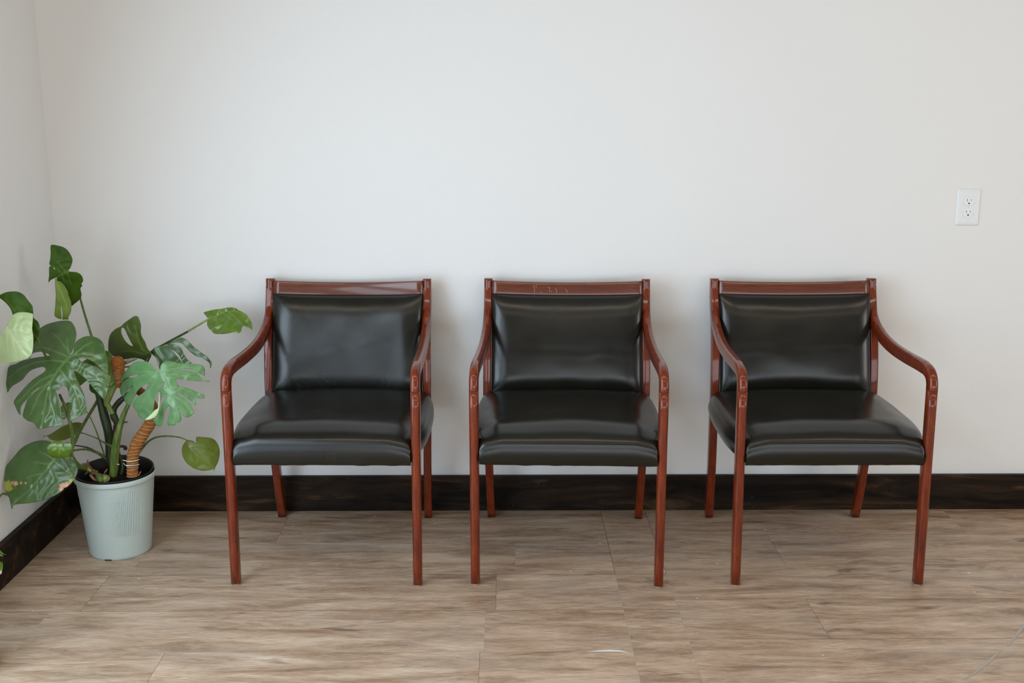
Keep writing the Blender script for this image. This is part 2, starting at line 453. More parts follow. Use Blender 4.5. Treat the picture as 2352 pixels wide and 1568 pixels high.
def front_leg_path(sd):
    P = []
    for k in range(13):
        t = k/12; z = .005+t*(.598-.005); y = -.270+.012*t
        sc = 1
        hd = .0172-.0012*(1-t)
        P.append((sd*(.2745+.0017*t), y, z, hd, sc))
    P.insert(0, (sd*.2745, -.270, .0045, .0145, .86))
    return P
def arm_path(sd):
    ctr = [(-.258, .5985), (-.2575, .612), (-.253, .628), (-.243, .641), (-.228, .6485), (-.205, .6525), (-.16, .6535), (-.06, .6515), (.04, .653), (.11, .659), (.17, .670), (.22, .687), (.258, .708), (.283, .735), (.298, .765), (.306, .80), (.3085, .838)]
    P = catmull([(y, z) for y, z in ctr], 4)
    out = []
    for y, z in P:
        hd = .0185 if -.2 < y < .2 else .0175
        out.append((sd*xarm(y), y, z, hd))
    out.append((out[-1][0], out[-1][1]+.0001, .8392, .0165, .95))
    return out
def post_path(sd):
    ctr = [(.2560, .296, .005), (.2585, .270, .10), (.2605, .252, .20), (.2635, .236, .32), (.2645, .229, .42), (.2650, .231, .50), (.2645, .247, .62), (.2640, .272, .70), (.2637, .295, .765), (.2637, .309, .812)]
    P = catmull(ctr, 4)
    out = [(sd*x, y, z, .0165) for x, y, z in P]
    out.insert(0, (sd*.2560, .296, .0045, .0145, .88))
    return out

def halfw(y):
    """half width of the seat cushion at depth y (front -.27 .. back .25): notched behind the front legs"""
    t = max(0., min(1., (y+.262)/.045)); s_ = t*t*(3-2*t)
    t2 = max(0., min(1., (y+.22)/.16))
    mid = .272 + .017*t2*(2-t2) - .10*max(0, y-.02)**2*3.2
    return .2605*(1-s_) + mid*s_

def seat_cushion(mat, parent, seed):
    YB, YFR = .262, -.278
    ZB, R = .376, .042
    NX = 72; NY = 64
    def spaced(n):
        out = []
        for i in range(n+1):
            t = i/n; out.append(.5-.5*math.cos(math.pi*t) if True else t)
        return out
    us = [2*t-1 for t in spaced(NX)]; vs = spaced(NY)
    V, idx = [], {}
    def zt(x, y, hw):
        dx = hw-abs(x); dyf = y-YFR; dyb = YB-y
        base = .4720 + .006*(y+.27)/.5
        crown = .017*(max(0, 1-(x/.29)**2))**.8*max(0, 1-((y+.01)/.275)**4)
        z = base+crown
        def rd(d, r, k=1.):
            if d >= r: return 0
            q = 1-d/r; return k*(1-math.sqrt(max(0, 1-q*q)))
        z -= rd(dx, .022, .016)+rd(dyf, .034, .024)+rd(dyb, .05, .03)
        for d_, wd in ((dx, .075), (dyf, .075)):
            if d_ < wd: q = 1-d_/wd; z -= .011*q*q*(3-2*q)
        # soft roll just behind the front edge, and gentle unevenness of the padding
        z += .0035*math.exp(-((dyf-.10)/.035)**2)*max(0, 1-(x/.27)**4)
        z += .0022*noise.noise(Vector((x*7+seed, y*8, 1)))*min(1, dx/.03)*min(1, dyf/.03)
        return z
    def bul(z):
        t = (z-ZB)/(.43-ZB); t = max(0, min(1, t)); return math.sin(t*math.pi*.62)
    top = []
    for j, tv in enumerate(vs):
        for i, u in enumerate(us):
            y = YFR+(YB-YFR)*tv; hw = halfw(y)
            # rounded back corners
            bc = max(0, (y-.205)/.057); hw2 = hw-.022*bc**2.2
            x = u*hw2
            wide = 1+.055*max(0, min(1, (y+.24)/.06))*max(0, 1-((y-.02)/.26)**4)*0
            V.append((x*wide, y, zt(x, y, hw2)))
    def I(i, j): return j*(NX+1)+i
    Fc = [(I(i, j), I(i+1, j), I(i+1, j+1), I(i, j+1)) for j in range(NY) for i in range(NX)]
    ring = [I(i, 0) for i in range(NX+1)] + [I(NX, j) for j in range(1, NY+1)] + [I(i, NY) for i in range(NX-1, -1, -1)] + [I(0, j) for j in range(NY-1, 0, -1)]
    NR = 10; prev = ring; L = len(ring)
    for k in range(1, NR+1):
        t = k/NR; cur = []
        for q in ring:
            x, y, z = V[q]
            zz = z+(ZB-z)*t
            o_ = .0125*math.sin(math.pi*min(1, t*1.0))*(.35 if y < YFR+.004 else .9)
            hw = halfw(y); side = abs(x)/hw
            nx = 0; ny = 0
            if side > .97 and y > YFR+.01: nx = math.copysign(1, x)
            if y <= YFR+.01: ny = -1
            if y >= YB-.006: ny = 1
            tuck = -.010*t**3
            wob = .0016*noise.noise(Vector((x*22+seed, y*22, 3)))*t
            xx = x+nx*(o_+tuck); yy = y+ny*(o_+tuck*.6)
            if k == NR: zz += wob*1.6
            V.append((xx, yy, zz)); cur.append(len(V)-1)
        for a in range(L): Fc.append((prev[a], prev[(a+1) % L], cur[(a+1) % L], cur[a]))
        prev = cur
    # bottom
    cur = []
    for q in prev:
        x, y, z = V[q]; V.append((x*.9, y*.9, z+.004)); cur.append(len(V)-1)
    for a in range(L): Fc.append((prev[a], prev[(a+1) % L], cur[(a+1) % L], cur[a]))
    Fc.append(tuple(cur))
    return mesh_obj('seat_cushion', V, Fc, mat, parent)

def back_y(z): return .2085+(.283-.2085)*(z-.47)/(.793-.47)
def bow(s_): return .021*(1-s_*s_)

def back_cushion(mat, parent, seed):
    NX, NZ = 72, 56; Z0, Z1 = .468, .792; HW = .2500
    V = []
    def sp(n): return [.5-.5*math.cos(math.pi*i/n) for i in range(n+1)]
    us = [2*t-1 for t in sp(NX)]; vs = sp(NZ)
    def f(d, r):
        d = max(0, d)/r
        return 1 if d >= 1 else math.sqrt(max(0, 1-(1-d)**2))
    for v in vs:
        for u in us:
            x = u*HW; 
            sag = -.007*(1-u*u)*v            # top edge dips in the middle
            z = Z0+(Z1-Z0)*v+sag
            dx = (1-abs(u))*HW; dz = min(v, 1-v)*(Z1-Z0)
            fx, fz = f(dx, .070), f(dz, .068)
            b = .008+.030*fx*fz+.012*max(0, 1-u*u)*max(0, 1-(2*v-1)**2)
            b += .0016*noise.noise(Vector((x*9+seed, z*11, 2)))*fx*fz
            b += .0004*math.exp(-((z-.62-.02*math.sin(x*9+seed))/.02)**2)*math.sin(z*160+3*noise.noise(Vector((x*14, seed, 0))))*fx*fz*max(0, math.cos(x*5))
            V.append((x, back_y(z)+bow(u)-b, z))
    nf = len(V)
    for v in (0, 1):
        for u in us: pass
    def I(i, j): return j*(NX+1)+i
    Fc = [(I(i, j), I(i+1, j), I(i+1, j+1), I(i, j+1)) for j in range(NZ) for i in range(NX)]
    ring = [I(i, 0) for i in range(NX+1)] + [I(NX, j) for j in range(1, NZ+1)] + [I(i, NZ) for i in range(NX-1, -1, -1)] + [I(0, j) for j in range(NZ-1, 0, -1)]
    cur = []
    for q in ring:
        x, y, z = V[q]; V.append((x, y+.026, z)); cur.append(len(V)-1)
    L = len(ring)
    for a in range(L): Fc.append((ring[a], ring[(a+1) % L], cur[(a+1) % L], cur[a]))
    Fc.append(tuple(cur))
    return mesh_obj('back_cushion', V, Fc, mat, parent)

def top_rail(parent, scratches):
    NX = 24; V = []; Fc = []
    sec = []
    r = .003; H = .0435; T = .021
    for (cx, cz, a0) in ((-1, 1, 90), (-1, -1, 180), (1, -1, 270), (1, 1, 0)):
        for k in range(4):
            an = math.radians(a0+30*k); sec.append((cx*(T/2-r)+math.cos(an)*r, cz*(H/2-r)+math.sin(an)*r))
    n = len(sec)
    for i in range(NX+1):
        u = -1+2*i/NX; x = u*.2502
        sag = -.0085*(1-u*u)
        for (a, b) in sec:
            z = .8118+b+sag
            V.append((x, .2975+.018*(1-u*u)+a+(b*.2), z))
    for i in range(NX):
        for k in range(n): Fc.append((i*n+k, i*n+(k+1) % n, (i+1)*n+(k+1) % n, (i+1)*n+k))
    Fc.append(tuple(range(n))[::-1]); Fc.append(tuple(NX*n+k for k in range(n)))
    o = mesh_obj('top_rail', V, Fc, M_rail, parent)
    if scratches:
        # crop of the photograph 1080..1400 x 620..720 at 7.35 px per photo px
        for st in ([(1050, 258), (1070, 262), (1080, 280), (1080, 380)], [(1108, 236), (1112, 285)], [(1178, 348), (1195, 368)],
                   [(1308, 278), (1330, 285), (1340, 300), (1338, 358)], [(1365, 340), (1376, 358)], [(1425, 303), (1445, 308), (1457, 325), (1456, 382)],
                   [(1605, 315), (1622, 320), (1633, 335), (1632, 372)]):
            pts = []
            for (a, b) in st:
                u = -1+2*((a-365)/7.35)/ (1474-1129.7); lx = u*.2502
                z = .8118+.0215-.0085*(1-u*u)-(b-185-20*(1-u*u))/7.35*.00151
                y = .2975+.018*(1-u*u)-.0105+(z-.8118+.0085*(1-u*u))*.2
                pts.append((lx, y-.0001, z, .0006))
            tube('scratch_mark', pts, M_scratch, o, n=6, sub=2, smooth_path=False)
    return o

def chair(label, loc, rz, k, scratches=False):
    t = thing('guest_armchair', label, 'chair', loc, rz, 'wooden armchairs along the wall')
    for sd in (-1, 1):
        fl = sweep('front_leg', front_leg_path(sd), M_wood, t, .0136, 1, .0115, .004)
        sweep('armrest', arm_path(sd), M_wood, t, .0136, 1, .0115, .004)
        rl = sweep('rear_leg', post_path(sd), M_wood, t, .0132, 1, .004, .004)
        for par, (gx, gy) in ((fl, (.2745, -.270)), (rl, (.2560, .296))):
            bm = bmesh.new(); bmesh.ops.create_cone(bm, cap_ends=True, segments=18, radius1=.0095, radius2=.0105, depth=.0052, matrix=Matrix.Translation((sd*gx, gy, .0026)))
            bm_obj('glide', bm, M_glide, par, True)
    top_rail(t, scratches)
    back_cushion(M_leather[k], t, k*3.7)
    seat_cushion(M_leather[k], t, k*5.3+1)
    bm = bmesh.new(); box(bm, -.245, .245, -.245, .225, .366, .384, .003, 1)
    bm_obj('seat_base', bm, M_gap, t)
    return t
chair('black leather armchair with cherry wood frame nearest the potted plant', (-.5339, -.3648, 0), -.0218, 0)
chair('middle black leather armchair, pale scratches on its wooden top rail', (.1928, -.3749, 0), -.0413, 1, True)
chair('black leather armchair with cherry wood frame below the wall outlet, farthest right', (.9636, -.3765, 0), -.0021, 2)


# ------------------------------------------------------------------ monstera
def mat_leaf(name, dark, light, vein, rough=.33, trans=.22, tcol=(.28, .42, .05), sheen=.5):
    s = NT(name)
    n = s.noise(s.mapping((1, 1, 1)), 16, 3)
    v = s.attr('vein').outputs['Fac']; sp = s.attr('spot').outputs['Fac']; ed = s.attr('yellow').outputs['Fac']
    c = s.mix(s.maprange(n, .3, .7, 0, 1), dark, light)
    c = s.mix(s.math('MULTIPLY', v, .75), c, vein)
    c = s.mix(ed, c, (.34, .36, .05))
    c = s.mix(sp, c, (.62, .36, .20))
    s.set(col=c, rough=rough, spec=sheen)
    s.bump(s.noise(s.mapping((1, 1, 1)), 220, 3), .08, .0005)
    tr = s.n.new('ShaderNodeBsdfTranslucent'); tr.inputs[0].default_value = (*tcol, 1)
    mx = s.n.new('ShaderNodeMixShader'); mx.inputs[0].default_value = trans
    out = s.n['Material Output']; s.link(s.b.outputs[0], mx.inputs[1]); s.link(tr.outputs[0], mx.inputs[2]); s.link(mx.outputs[0], out.inputs[0])
    return s.m
LD = mat_leaf('leaf_dark', (.026, .078, .003), (.062, .135, .007), (.12, .20, .03), .48, .12, sheen=.25)
LM = mat_leaf('leaf_mid', (.042, .100, .020), (.075, .155, .038), (.17, .27, .10), .27, .08, sheen=.7)
LB = mat_leaf('leaf_blue_green', (.115, .27, .095), (.17, .35, .15), (.24, .40, .18), .30, .12, sheen=.6)
LP = mat_leaf('leaf_pale', (.48, .62, .30), (.56, .70, .38), (.70, .80, .52), .28, .15, (.5, .6, .3))  # pale yellow-green base tone with lighter veins
LY = mat_leaf('leaf_lime', (.16, .27, .03), (.23, .36, .05), (.34, .46, .11), .42, .3)
LO = mat_leaf('leaf_olive', (.13, .18, .016), (.19, .25, .028), (.26, .32, .06), .42, .2)
LG = mat_leaf('leaf_green', (.080, .17, .007), (.14, .25, .016), (.22, .34, .07), .22, .15, sheen=.8)
LQ = mat_leaf('leaf_deep_olive', (.045, .075, .010), (.085, .125, .022), (.16, .21, .05), .36, .12)
def mat_stem(name, a, b, rough=.4):
    s = NT(name)
    n = s.noise(s.mapping((60, 60, 6)), 2, 4)
    s.set(col=s.mix(s.maprange(n, .35, .65, 0, 1), a, b), rough=rough); s.bump(n, .2, .001); return s.m
S_green = mat_stem('stem_green', (.050, .095, .015), (.13, .20, .035))
S_dark = mat_stem('stem_dark', (.008, .016, .004), (.030, .055, .010))
S_light = mat_stem('stem_light', (.14, .21, .04), (.25, .33, .08))
S_brown = mat_stem('stem_brown', (.045, .018, .008), (.10, .045, .020), .7)
S_grey = mat_stem('stem_grey', (.16, .17, .10), (.26, .27, .17), .6)
s = NT('coir_fibre'); n = s.noise(s.mapping((1, 1, 1)), 120, 7, .85, 2.)
s.set(col=s.ramp(n, [(.32, (.13, .035, .006)), (.5, (.46, .165, .040)), (.7, (.72, .35, .11))]), rough=.9, spec=.1)
s.bump(n, 1., .004); M_coir = s.m
s = NT('twine'); s.set(col=(.62, .42, .26), rough=.8); M_twine = s.m
s = NT('steel_wire'); s.set(col=(.75, .75, .74), rough=.2, metal=1.); M_wire = s.m
s = NT('dry_sheath'); n = s.noise(s.mapping((30, 30, 30)), 2, 5)
s.set(col=s.ramp(n, [(.3, (.09, .04, .02)), (.6, (.30, .16, .08)), (.8, (.5, .32, .20))]), rough=.8); M_dry = s.m
s = NT('potting_soil'); n = s.noise(s.mapping((1, 1, 1)), 140, 5, .8)
s.set(col=s.ramp(n, [(.4, (.004, .003, .002)), (.62, (.03, .014, .006)), (.75, (.16, .06, .025))]), rough=.95); s.bump(n, 1., .006); M_soil = s.m
s = NT('nursery_pot_black'); s.set(col=(.008, .008, .007), rough=.45); M_inner = s.m
s = NT('pot_sage_plastic'); n = s.noise(s.mapping((1, 1, 1)), 260, 2)
s.set(col=(.52, .62, .60), rough=.38, spec=.45); s.bump(n, .08, .0006); M_pot = s.m

CR = {'A': (0, 550, 4.9), 'B': (0, 720, 5.6), 'D': (240, 700, 5.2269), 'E': (430, 680, 12.379), 'F': (0, 960, 5.6), 'G': (150, 940, 4.357), 'H': (200, 800, 5.6), 'J': (160, 1020, 10.69)}
def px(c, p):
    x0, y0, k = CR[c]; return (x0+p[0]/k, y0+p[1]/k)

def inside(x, y, poly):
    r = False; n = len(poly); j = n-1
    for i in range(n):
        xi, yi = poly[i]; xj, yj = poly[j]
        if (yi > y) != (yj > y) and x < (xj-xi)*(y-yi)/(yj-yi)+xi: r = not r
        j = i
    return r
def segd(px_, py_, a, b):
    vx, vy = b[0]-a[0], b[1]-a[1]; L = vx*vx+vy*vy or 1e-9
    t = max(0, min(1, ((px_-a[0])*vx+(py_-a[1])*vy)/L))
    dx, dy = px_-a[0]-vx*t, py_-a[1]-vy*t
    return math.hypot(dx, dy), vx*dy-vy*dx, t

def leaf(name, parent, mat, lobes, crop, y0, g=(0, 0), anchor=None, mid=None, fold=0., veins=(), cup=0., holes=(), roll=None,
         spots=(), yel=(), step=2.6, ruffle=.0018, label=None, vw=1.6, curl=0.):
    """lobes: outlines of one leaf (sinus, lobes and slits included); it is bent along its midrib and cupped, at its own depth"""
    V, Fc, VE, SP, YE = [], [], [], [], []
    if isinstance(lobes[0][0], (int, float)): lobes = [lobes]
    pls = [catmull([px(crop, q) for q in lb], 3, True) for lb in lobes]
    hl = [catmull([px(crop, q) for q in h], 3, True) for h in holes]
    md = [px(crop, q) for q in mid] if mid else None
    vn = [[px(crop, q) for q in v] for v in veins]
    if md: vn = vn+[md]
    allp = [q for p_ in pls for q in p_]
    cx = sum(q[0] for q in allp)/len(allp); cy = sum(q[1] for q in allp)/len(allp)
    if anchor: cx, cy = px(crop, anchor)
    sz = max(max(abs(q[0]-cx) for q in allp), max(abs(q[1]-cy) for q in allp))
    sd = random.random()*50
    def depth(u, v):
        du, dv = (u-cx)/100, (v-cy)/100
        y = y0+g[0]*du+g[1]*dv
        r2 = ((u-cx)**2+(v-cy)**2)/sz**2
        y += cup*r2
        if md:
            best = min((segd(u, v, a, b) for a, b in zip(md, md[1:])), key=lambda q: q[0])
            y += fold*math.sqrt(best[0]**2+90)/100
        if curl: y += curl*max(0, dv)**2
        if roll:
            c0, rad, ax = roll            # cylinder roll about a horizontal / vertical line
            t = ((v-px(crop, c0)[1]) if ax == 'h' else (u-px(crop, c0)[0]))/rad; t = max(-.98, min(.98, t))
            y -= rad*.00128*math.sqrt(1-t*t)
        y += ruffle*1.6*noise.noise(Vector((u/22, v/22, sd)))+ruffle*.7*math.sin(noise.noise(Vector((u/50, v/50, sd)))*14)
        for vl in vn:
            d = min(segd(u, v, a, b)[0] for a, b in zip(vl, vl[1:]))
            if d < 7: y += .0014*(1-d/7)**2
        return y
    for poly in pls:
        x0 = min(q[0] for q in poly); x1 = max(q[0] for q in poly); y0_ = min(q[1] for q in poly); y1 = max(q[1] for q in poly)
        pts = [Vector(q) for q in poly]; n0 = len(pts); edges = [(i, (i+1) % n0) for i in range(n0)]
        for h in hl:
            k = len(pts); pts += [Vector(q) for q in h]; edges += [(k+i, k+(i+1) % len(h)) for i in range(len(h))]
        edge_pts = [(q.x, q.y) for q in pts]
        grid = {}
        for q in edge_pts: grid.setdefault((int(q[0]//step), int(q[1]//step)), []).append(q)
        j = 0; yy = y0_
        while yy < y1:
            xx = x0+(step/2 if j % 2 else 0)
            while xx < x1:
                if inside(xx, yy, poly) and not any(inside(xx, yy, h) for h in hl):
                    gx, gy = int(xx//step), int(yy//step)
                    if not any(math.hypot(q[0]-xx, q[1]-yy) < step*.45 for a in (-1, 0, 1) for b in (-1, 0, 1) for q in grid.get((gx+a, gy+b), ())):
                        pts.append(Vector((xx, yy)))
                xx += step
            yy += step*.87; j += 1
        ov, oe, of, *_ = delaunay_2d_cdt(pts, edges, [], 0, 1e-5)
        base = len(V)
        for q in ov:
            V.append(at(q.x, q.y, depth(q.x, q.y)))
            ve = 0
            for vi, vl in enumerate(vn):
                wv = vw*(1.5 if vi == len(vn)-1 and md else 1)
                n_ = len(vl)-1
                for si, (a, b) in enumerate(zip(vl, vl[1:])):
                    d, _, t = segd(q.x, q.y, a, b)
                    ww = wv*(1-.55*(si+t)/n_)
                    ve = max(ve, max(0, 1-d/(ww*1.5)))
            VE.append(min(1, ve*1.3))
            def blob(L):
                m_ = 0
                for (a, b, r) in L:
                    c_ = px(crop, (a, b)); d = math.hypot(q.x-c_[0], q.y-c_[1])*(1+.35*noise.noise(Vector((q.x/6, q.y/6, 3))))
                    m_ = max(m_, max(0, min(1, (r-d)/(r*.25)+.5)) if d < r*1.2 else 0)
                return m_
            SP.append(blob(spots)); YE.append(blob(yel))
        for f in of:
            mx = sum(ov[i].x for i in f)/len(f); my = sum(ov[i].y for i in f)/len(f)
            if inside(mx, my, poly) and not any(inside(mx, my, h) for h in hl):
                Fc.append(tuple(base+i for i in f))
    me = bpy.data.meshes.new(name); me.from_pydata([tuple(v) for v in V], [], Fc); me.update()
    me.polygons.foreach_set('use_smooth', [True]*len(me.polygons))
    for nm, dat in (('vein', VE), ('spot', SP), ('yellow', YE)):
        a = me.attributes.new(nm, 'FLOAT', 'POINT'); a.data.foreach_set('value', dat)
    bm = bmesh.new(); bm.from_mesh(me)
    bmesh.ops.recalc_face_normals(bm, faces=bm.faces)
    loose = [v for v in bm.verts if not v.link_faces]; bmesh.ops.delete(bm, geom=loose, context='VERTS')
    bm.to_mesh(me); bm.free()
    o = bpy.data.objects.new(name, me); C.objects.link(o); me.materials.append(mat); o.parent = parent
    o.matrix_parent_inverse = parent.matrix_world.inverted() if parent.parent is None else Matrix()
    md_ = o.modifiers.new('thickness', 'SOLIDIFY'); md_.thickness = .0009; md_.offset = 0
    if label: o['label'] = label
    return o

def stem(name, parent, mat, crop, pts, **k):
    """pts: (x, y in crop, depth, width in photo px)"""
    P = []
    for (a, b, yd, wd) in pts:
        u, v = px(crop, (a, b)); p = at(u, v, yd); z = (p-CAM).dot(_fw)
        P.append((p.x, p.y, p.z, wd*.5*z/F_PX))
    return P if mat is None else fix(tube(name, P, mat, parent, **k), parent)
def fix(o, parent):
    return o

bpy.context.view_layer.update()
PX, PY, RB, RT, PH = -1.2505, -.3584, .0953, .1252, .2626
plant = thing('potted_monstera', 'split-leaf houseplant in a pale sage plastic pot standing in the corner', 'potted plant', (0, 0, 0))

def lathe(name, prof, mat, parent, n=96, cx=PX, cy=PY, cap=True, rib=None):
    V, Fc = [], []
    for (r, z) in prof:
        for k in range(n):
            an = 2*math.pi*k/n; rr = r
            if rib: rr = rib(r, z, an)
            V.append((cx+rr*math.cos(an), cy+rr*math.sin(an), z))
    for i in range(len(prof)-1):
        for k in range(n): Fc.append((i*n+k, i*n+(k+1) % n, (i+1)*n+(k+1) % n, (i+1)*n+k))
    if cap: Fc.append(tuple(range(n))[::-1])
    return mesh_obj(name, V, Fc, mat, parent)
def ribs(r, z, an):
    deg = math.degrees(an) % 360            # vertical flutes on the front right of the pot
    lo, hi = 266, 340
    if r < .09 or not (lo < deg < hi): return r
    t = (deg-lo)/(hi-lo)
    zt = .205+.018*math.sin(t*3.1)+.008*t; zb = .075+.022*abs(t-.45)
    mask = max(0, min(1, (z-zb)/.006))*max(0, min(1, (zt-z)/.006))*min(1, (deg-lo)/22)*min(1, (hi-deg)/8)
    return r+.0018*mask*math.cos((deg-lo)/2.9*2*math.pi)
def potr(z): return RB+(RT-.0045-RB)*(z/PH)
prof = [(RB-.012, .004), (RB-.010, .0), (RB-.002, .0), (RB, .002)] + [(potr(z), z) for z in [.01+.004*i for i in range(58)]] + \
       [(potr(.243), .243), (potr(.245), .245), (RT-.001, .247), (RT, .250), (RT, .259), (RT-.0015, PH), (RT-.0045, PH), (RT-.006, .259), (RT-.010, .20)]
pot = lathe('outer_pot', prof, M_pot, plant, 576, rib=ribs)
pot['label'] = 'pale sage green pot with fine vertical ribs'
def inr(r, z, an):
    return r
pin = lathe('nursery_pot', [(RT-.019, .20), (RT-.010, .255), (RT-.0075, .268), (RT-.0055, .271), (RT-.0075, .2725), (RT-.010, .270), (RT-.014, .22)], M_inner, plant, 96, cap=False,
            rib=lambda r, z, an: r)
for v in pin.data.vertices:      # its back rim stands a little higher than the front
    a = (v.co.y-PY)/RT; v.co.z += max(-.004, .010*a)*(1 if v.co.z > .24 else 0)
# small notch at the foot of the pot
bm = bmesh.new(); box(bm, PX-.019, PX+.003, PY-RB-.0012, PY-RB+.02, .0005, .0042, .0008, 1)
bm_obj('foot_notch', bm, M_inner, pot)
# soil
V, Fc = [], []
NS = 40
for j in range(NS+1):
    for i in range(64):
        an = 2*math.pi*i/64; r = (RT-.012)*j/NS
        x, y = PX+r*math.cos(an), PY+r*math.sin(an)
        V.append((x, y, .218+.012*noise.noise(Vector((x*60, y*60, 0)))+.006*noise.noise(Vector((x*200, y*200, 1)))))
for j in range(NS):
    for i in range(64): Fc.append((j*64+i, j*64+(i+1) % 64, (j+1)*64+(i+1) % 64, (j+1)*64+i))
so = mesh_obj('soil', V, Fc, M_soil, plant)

YP = PY
# --- stems and leaf stalks
stem('stem', plant, S_dark, 'G', [(490, 640, YP-.02, 16), (445, 480, YP-.01, 17), (440, 330, YP, 18), (425, 200, YP, 20), (390, 60, YP+.01, 21), (340, -120, YP+.01, 15), (300, -250, YP, 10)], n=14)
stem('leaf_stalk', plant, S_green, 'G', [(475, 670, YP-.07, 16), (490, 560, YP-.07, 18), (500, 400, YP-.08, 18), (525, 250, YP-.09, 15), (570, 90, YP-.075, 12), (612, -10, YP-.06, 10), (680, -140, YP-.05, 8), (750, -240, YP-.04, 6)], n=20, ridge=.10)
stem('stem', plant, S_brown, 'H', [(350, 1290, YP+.01, 13), (345, 1160, YP+.01, 13), (365, 1050, YP+.01, 12), (385, 960, YP, 14)], n=12, lump=.3)
stem('stem', plant, S_dark, 'H', [(385, 960, YP, 14), (355, 890, YP, 16), (335, 830, YP, 15), (360, 750, YP, 13), (420, 680, YP, 13), (480, 630, YP, 12), (560, 560, YP, 10)], n=12, lump=.15)
stem('stem', plant, S_light, 'H', [(330, 840, YP-.01, 10), (290, 760, YP-.01, 11), (255, 700, YP-.01, 14), (290, 600, YP-.01, 16), (340, 500, YP-.01, 15), (400, 420, YP, 14)], n=12)
stem('node_stub', plant, S_brown, 'G', [(525, 375, YP-.03, 6), (570, 368, YP-.03, 6), (600, 380, YP-.03, 9), (600, 402, YP-.03, 8)], n=10, lump=.4)
stem('node_stub', plant, S_brown, 'G', [(560, 130, YP-.03, 4), (600, 128, YP-.03, 4), (630, 122, YP-.03, 1)], n=8)
# petiole of the big leaf
stem('leaf_stalk', plant, S_green, 'F', [(1190, 690, YP-.06, 7), (1110, 650, YP-.09, 10), (1010, 610, YP-.13, 11), (945, 530, YP-.16, 10), (918, 440, YP-.17, 8), (935, 320, YP-.17, 9), (925, 180, YP-.175, 8.5), (895, 30, YP-.18, 8), (860, -100, YP-.18, 7.5), (800, -230, YP-.17, 6.5), (768, -300, YP-.15, 6)], n=12)
stem('leaf_stalk', plant, S_green, 'F', [(1410, 560, YP-.01, 6), (1320, 490, YP-.02, 6.5), (1220, 430, YP-.03, 6), (1100, 400, YP-.05, 5), (940, 416, YP-.08, 4.5), (880, 440, YP-.10, 4)], n=10)
stem('leaf_stalk', plant, S_dark, 'F', [(1400, 540, YP, 5), (1300, 480, YP-.01, 4.5), (1200, 410, YP-.02, 4), (1100, 372, YP-.03, 3.5), (955, 350, YP-.05, 3), (900, 360, YP-.06, 3)], n=8)
stem('leaf_stalk', plant, S_dark, 'F', [(1390, 530, YP+.02, 6), (1320, 480, YP+.02, 7), (1240, 425, YP+.02, 3)], n=8)
stem('leaf_stalk', plant, S_green, 'B', [(960, 1660, YP-.10, 8), (1010, 1540, YP-.06, 8), (1100, 1380, YP-.02, 7), (1230, 1160, YP+.02, 7), (1290, 1040, YP+.04, 6)], n=10)
stem('leaf_stalk', plant, S_green, 'F', [(1440, 365, YP-.04, 5), (1330, 310, YP-.04, 4), (1250, 262, YP-.04, 3), (1130, 215, YP-.05, 2.6), (1050, 190, YP-.06, 3), (960, 192, YP-.07, 3)], n=8)
stem('leaf_stalk', plant, S_green, 'F', [(1350, 490, YP-.05, 3.4), (1290, 320, YP-.06, 3.4), (1240, 170, YP-.08, 3), (1170, 10, YP-.10, 2.4), (1120, -80, YP-.12, 2)], n=8)
stem('leaf_stalk', plant, S_green, 'A', [(1160, 1700, YP, 7), (1100, 1350, YP+.01, 7), (1030, 1085, YP+.05, 6), (965, 880, YP+.08, 5.4), (905, 670, YP+.11, 5), (870, 560, YP+.12, 4), (800, 440, YP+.10, 3.6), (770, 370, YP+.07, 3)], n=10)
stem('leaf_stalk', plant, S_green, 'A', [(900, 1700, YP-.03, 6), (640, 1500, YP-.07, 6), (515, 1310, YP-.14, 5.5), (465, 1210, YP-.19, 5), (422, 1115, YP-.20, 4.6), (380, 1040, YP-.20, 4), (300, 960, YP-.19, 3.4)], n=10)
stem('leaf_stalk', plant, S_light, 'E', [(720, 590, YP+.16, 3.2), (600, 655, YP+.15, 4.4), (420, 760, YP+.14, 4.8), (0, 1010, YP+.12, 5)], n=10)
stem('leaf_stalk', plant, S_dark, 'D', [(1000, 320, YP+.12, 5), (720, 470, YP+.08, 5), (560, 570, YP+.04, 7), (520, 650, YP+.01, 8), (470, 760, YP, 8), (420, 900, YP, 8), (300, 1090, YP, 8)], n=10)
stem('leaf_stalk', plant, S_grey, 'H', [(640, 130, YP-.02, 4), (560, 150, YP-.02, 9), (490, 185, YP-.02, 8), (430, 230, YP-.01, 5)], n=10)
stem('leaf_stalk', plant, S_grey, 'H', [(620, 225, YP-.02, 3), (550, 232, YP-.02, 4.5), (480, 240, YP-.02, 4)], n=8)
stem('leaf_stalk', plant, S_green, 'G', [(745, 420, YP+.01, 6), (775, 380, YP+.01, 6), (835, 318, YP+.02, 5), (900, 282, YP+.03, 4.4), (980, 268, YP+.04, 4), (1080, 270, YP+.04, 3.6), (1160, 285, YP+.04, 3.2), (1225, 312, YP+.04, 2.6)], n=10)
stem('aerial_root', plant, S_brown, 'G', [(520, 650, YP-.03, 5), (545, 560, YP-.03, 8), (550, 480, YP-.03, 8), (530, 430, YP-.03, 5)], n=8, lump=.3)
stem('leaf_stalk', plant, S_dark, 'G', [(560, 650, YP-.05, 10), (575, 560, YP-.05, 8), (545, 470, YP-.05, 5)], n=8)
# dark dried sheath hanging behind the big leaf
leaf('leaf_sheath', plant, LD, [(1155, 900), (1150, 960), (1170, 1005), (1215, 1030), (1260, 1080), (1290, 1090), (1300, 1040), (1250, 990), (1200, 930)], 'B', YP-.02, ruffle=.001)

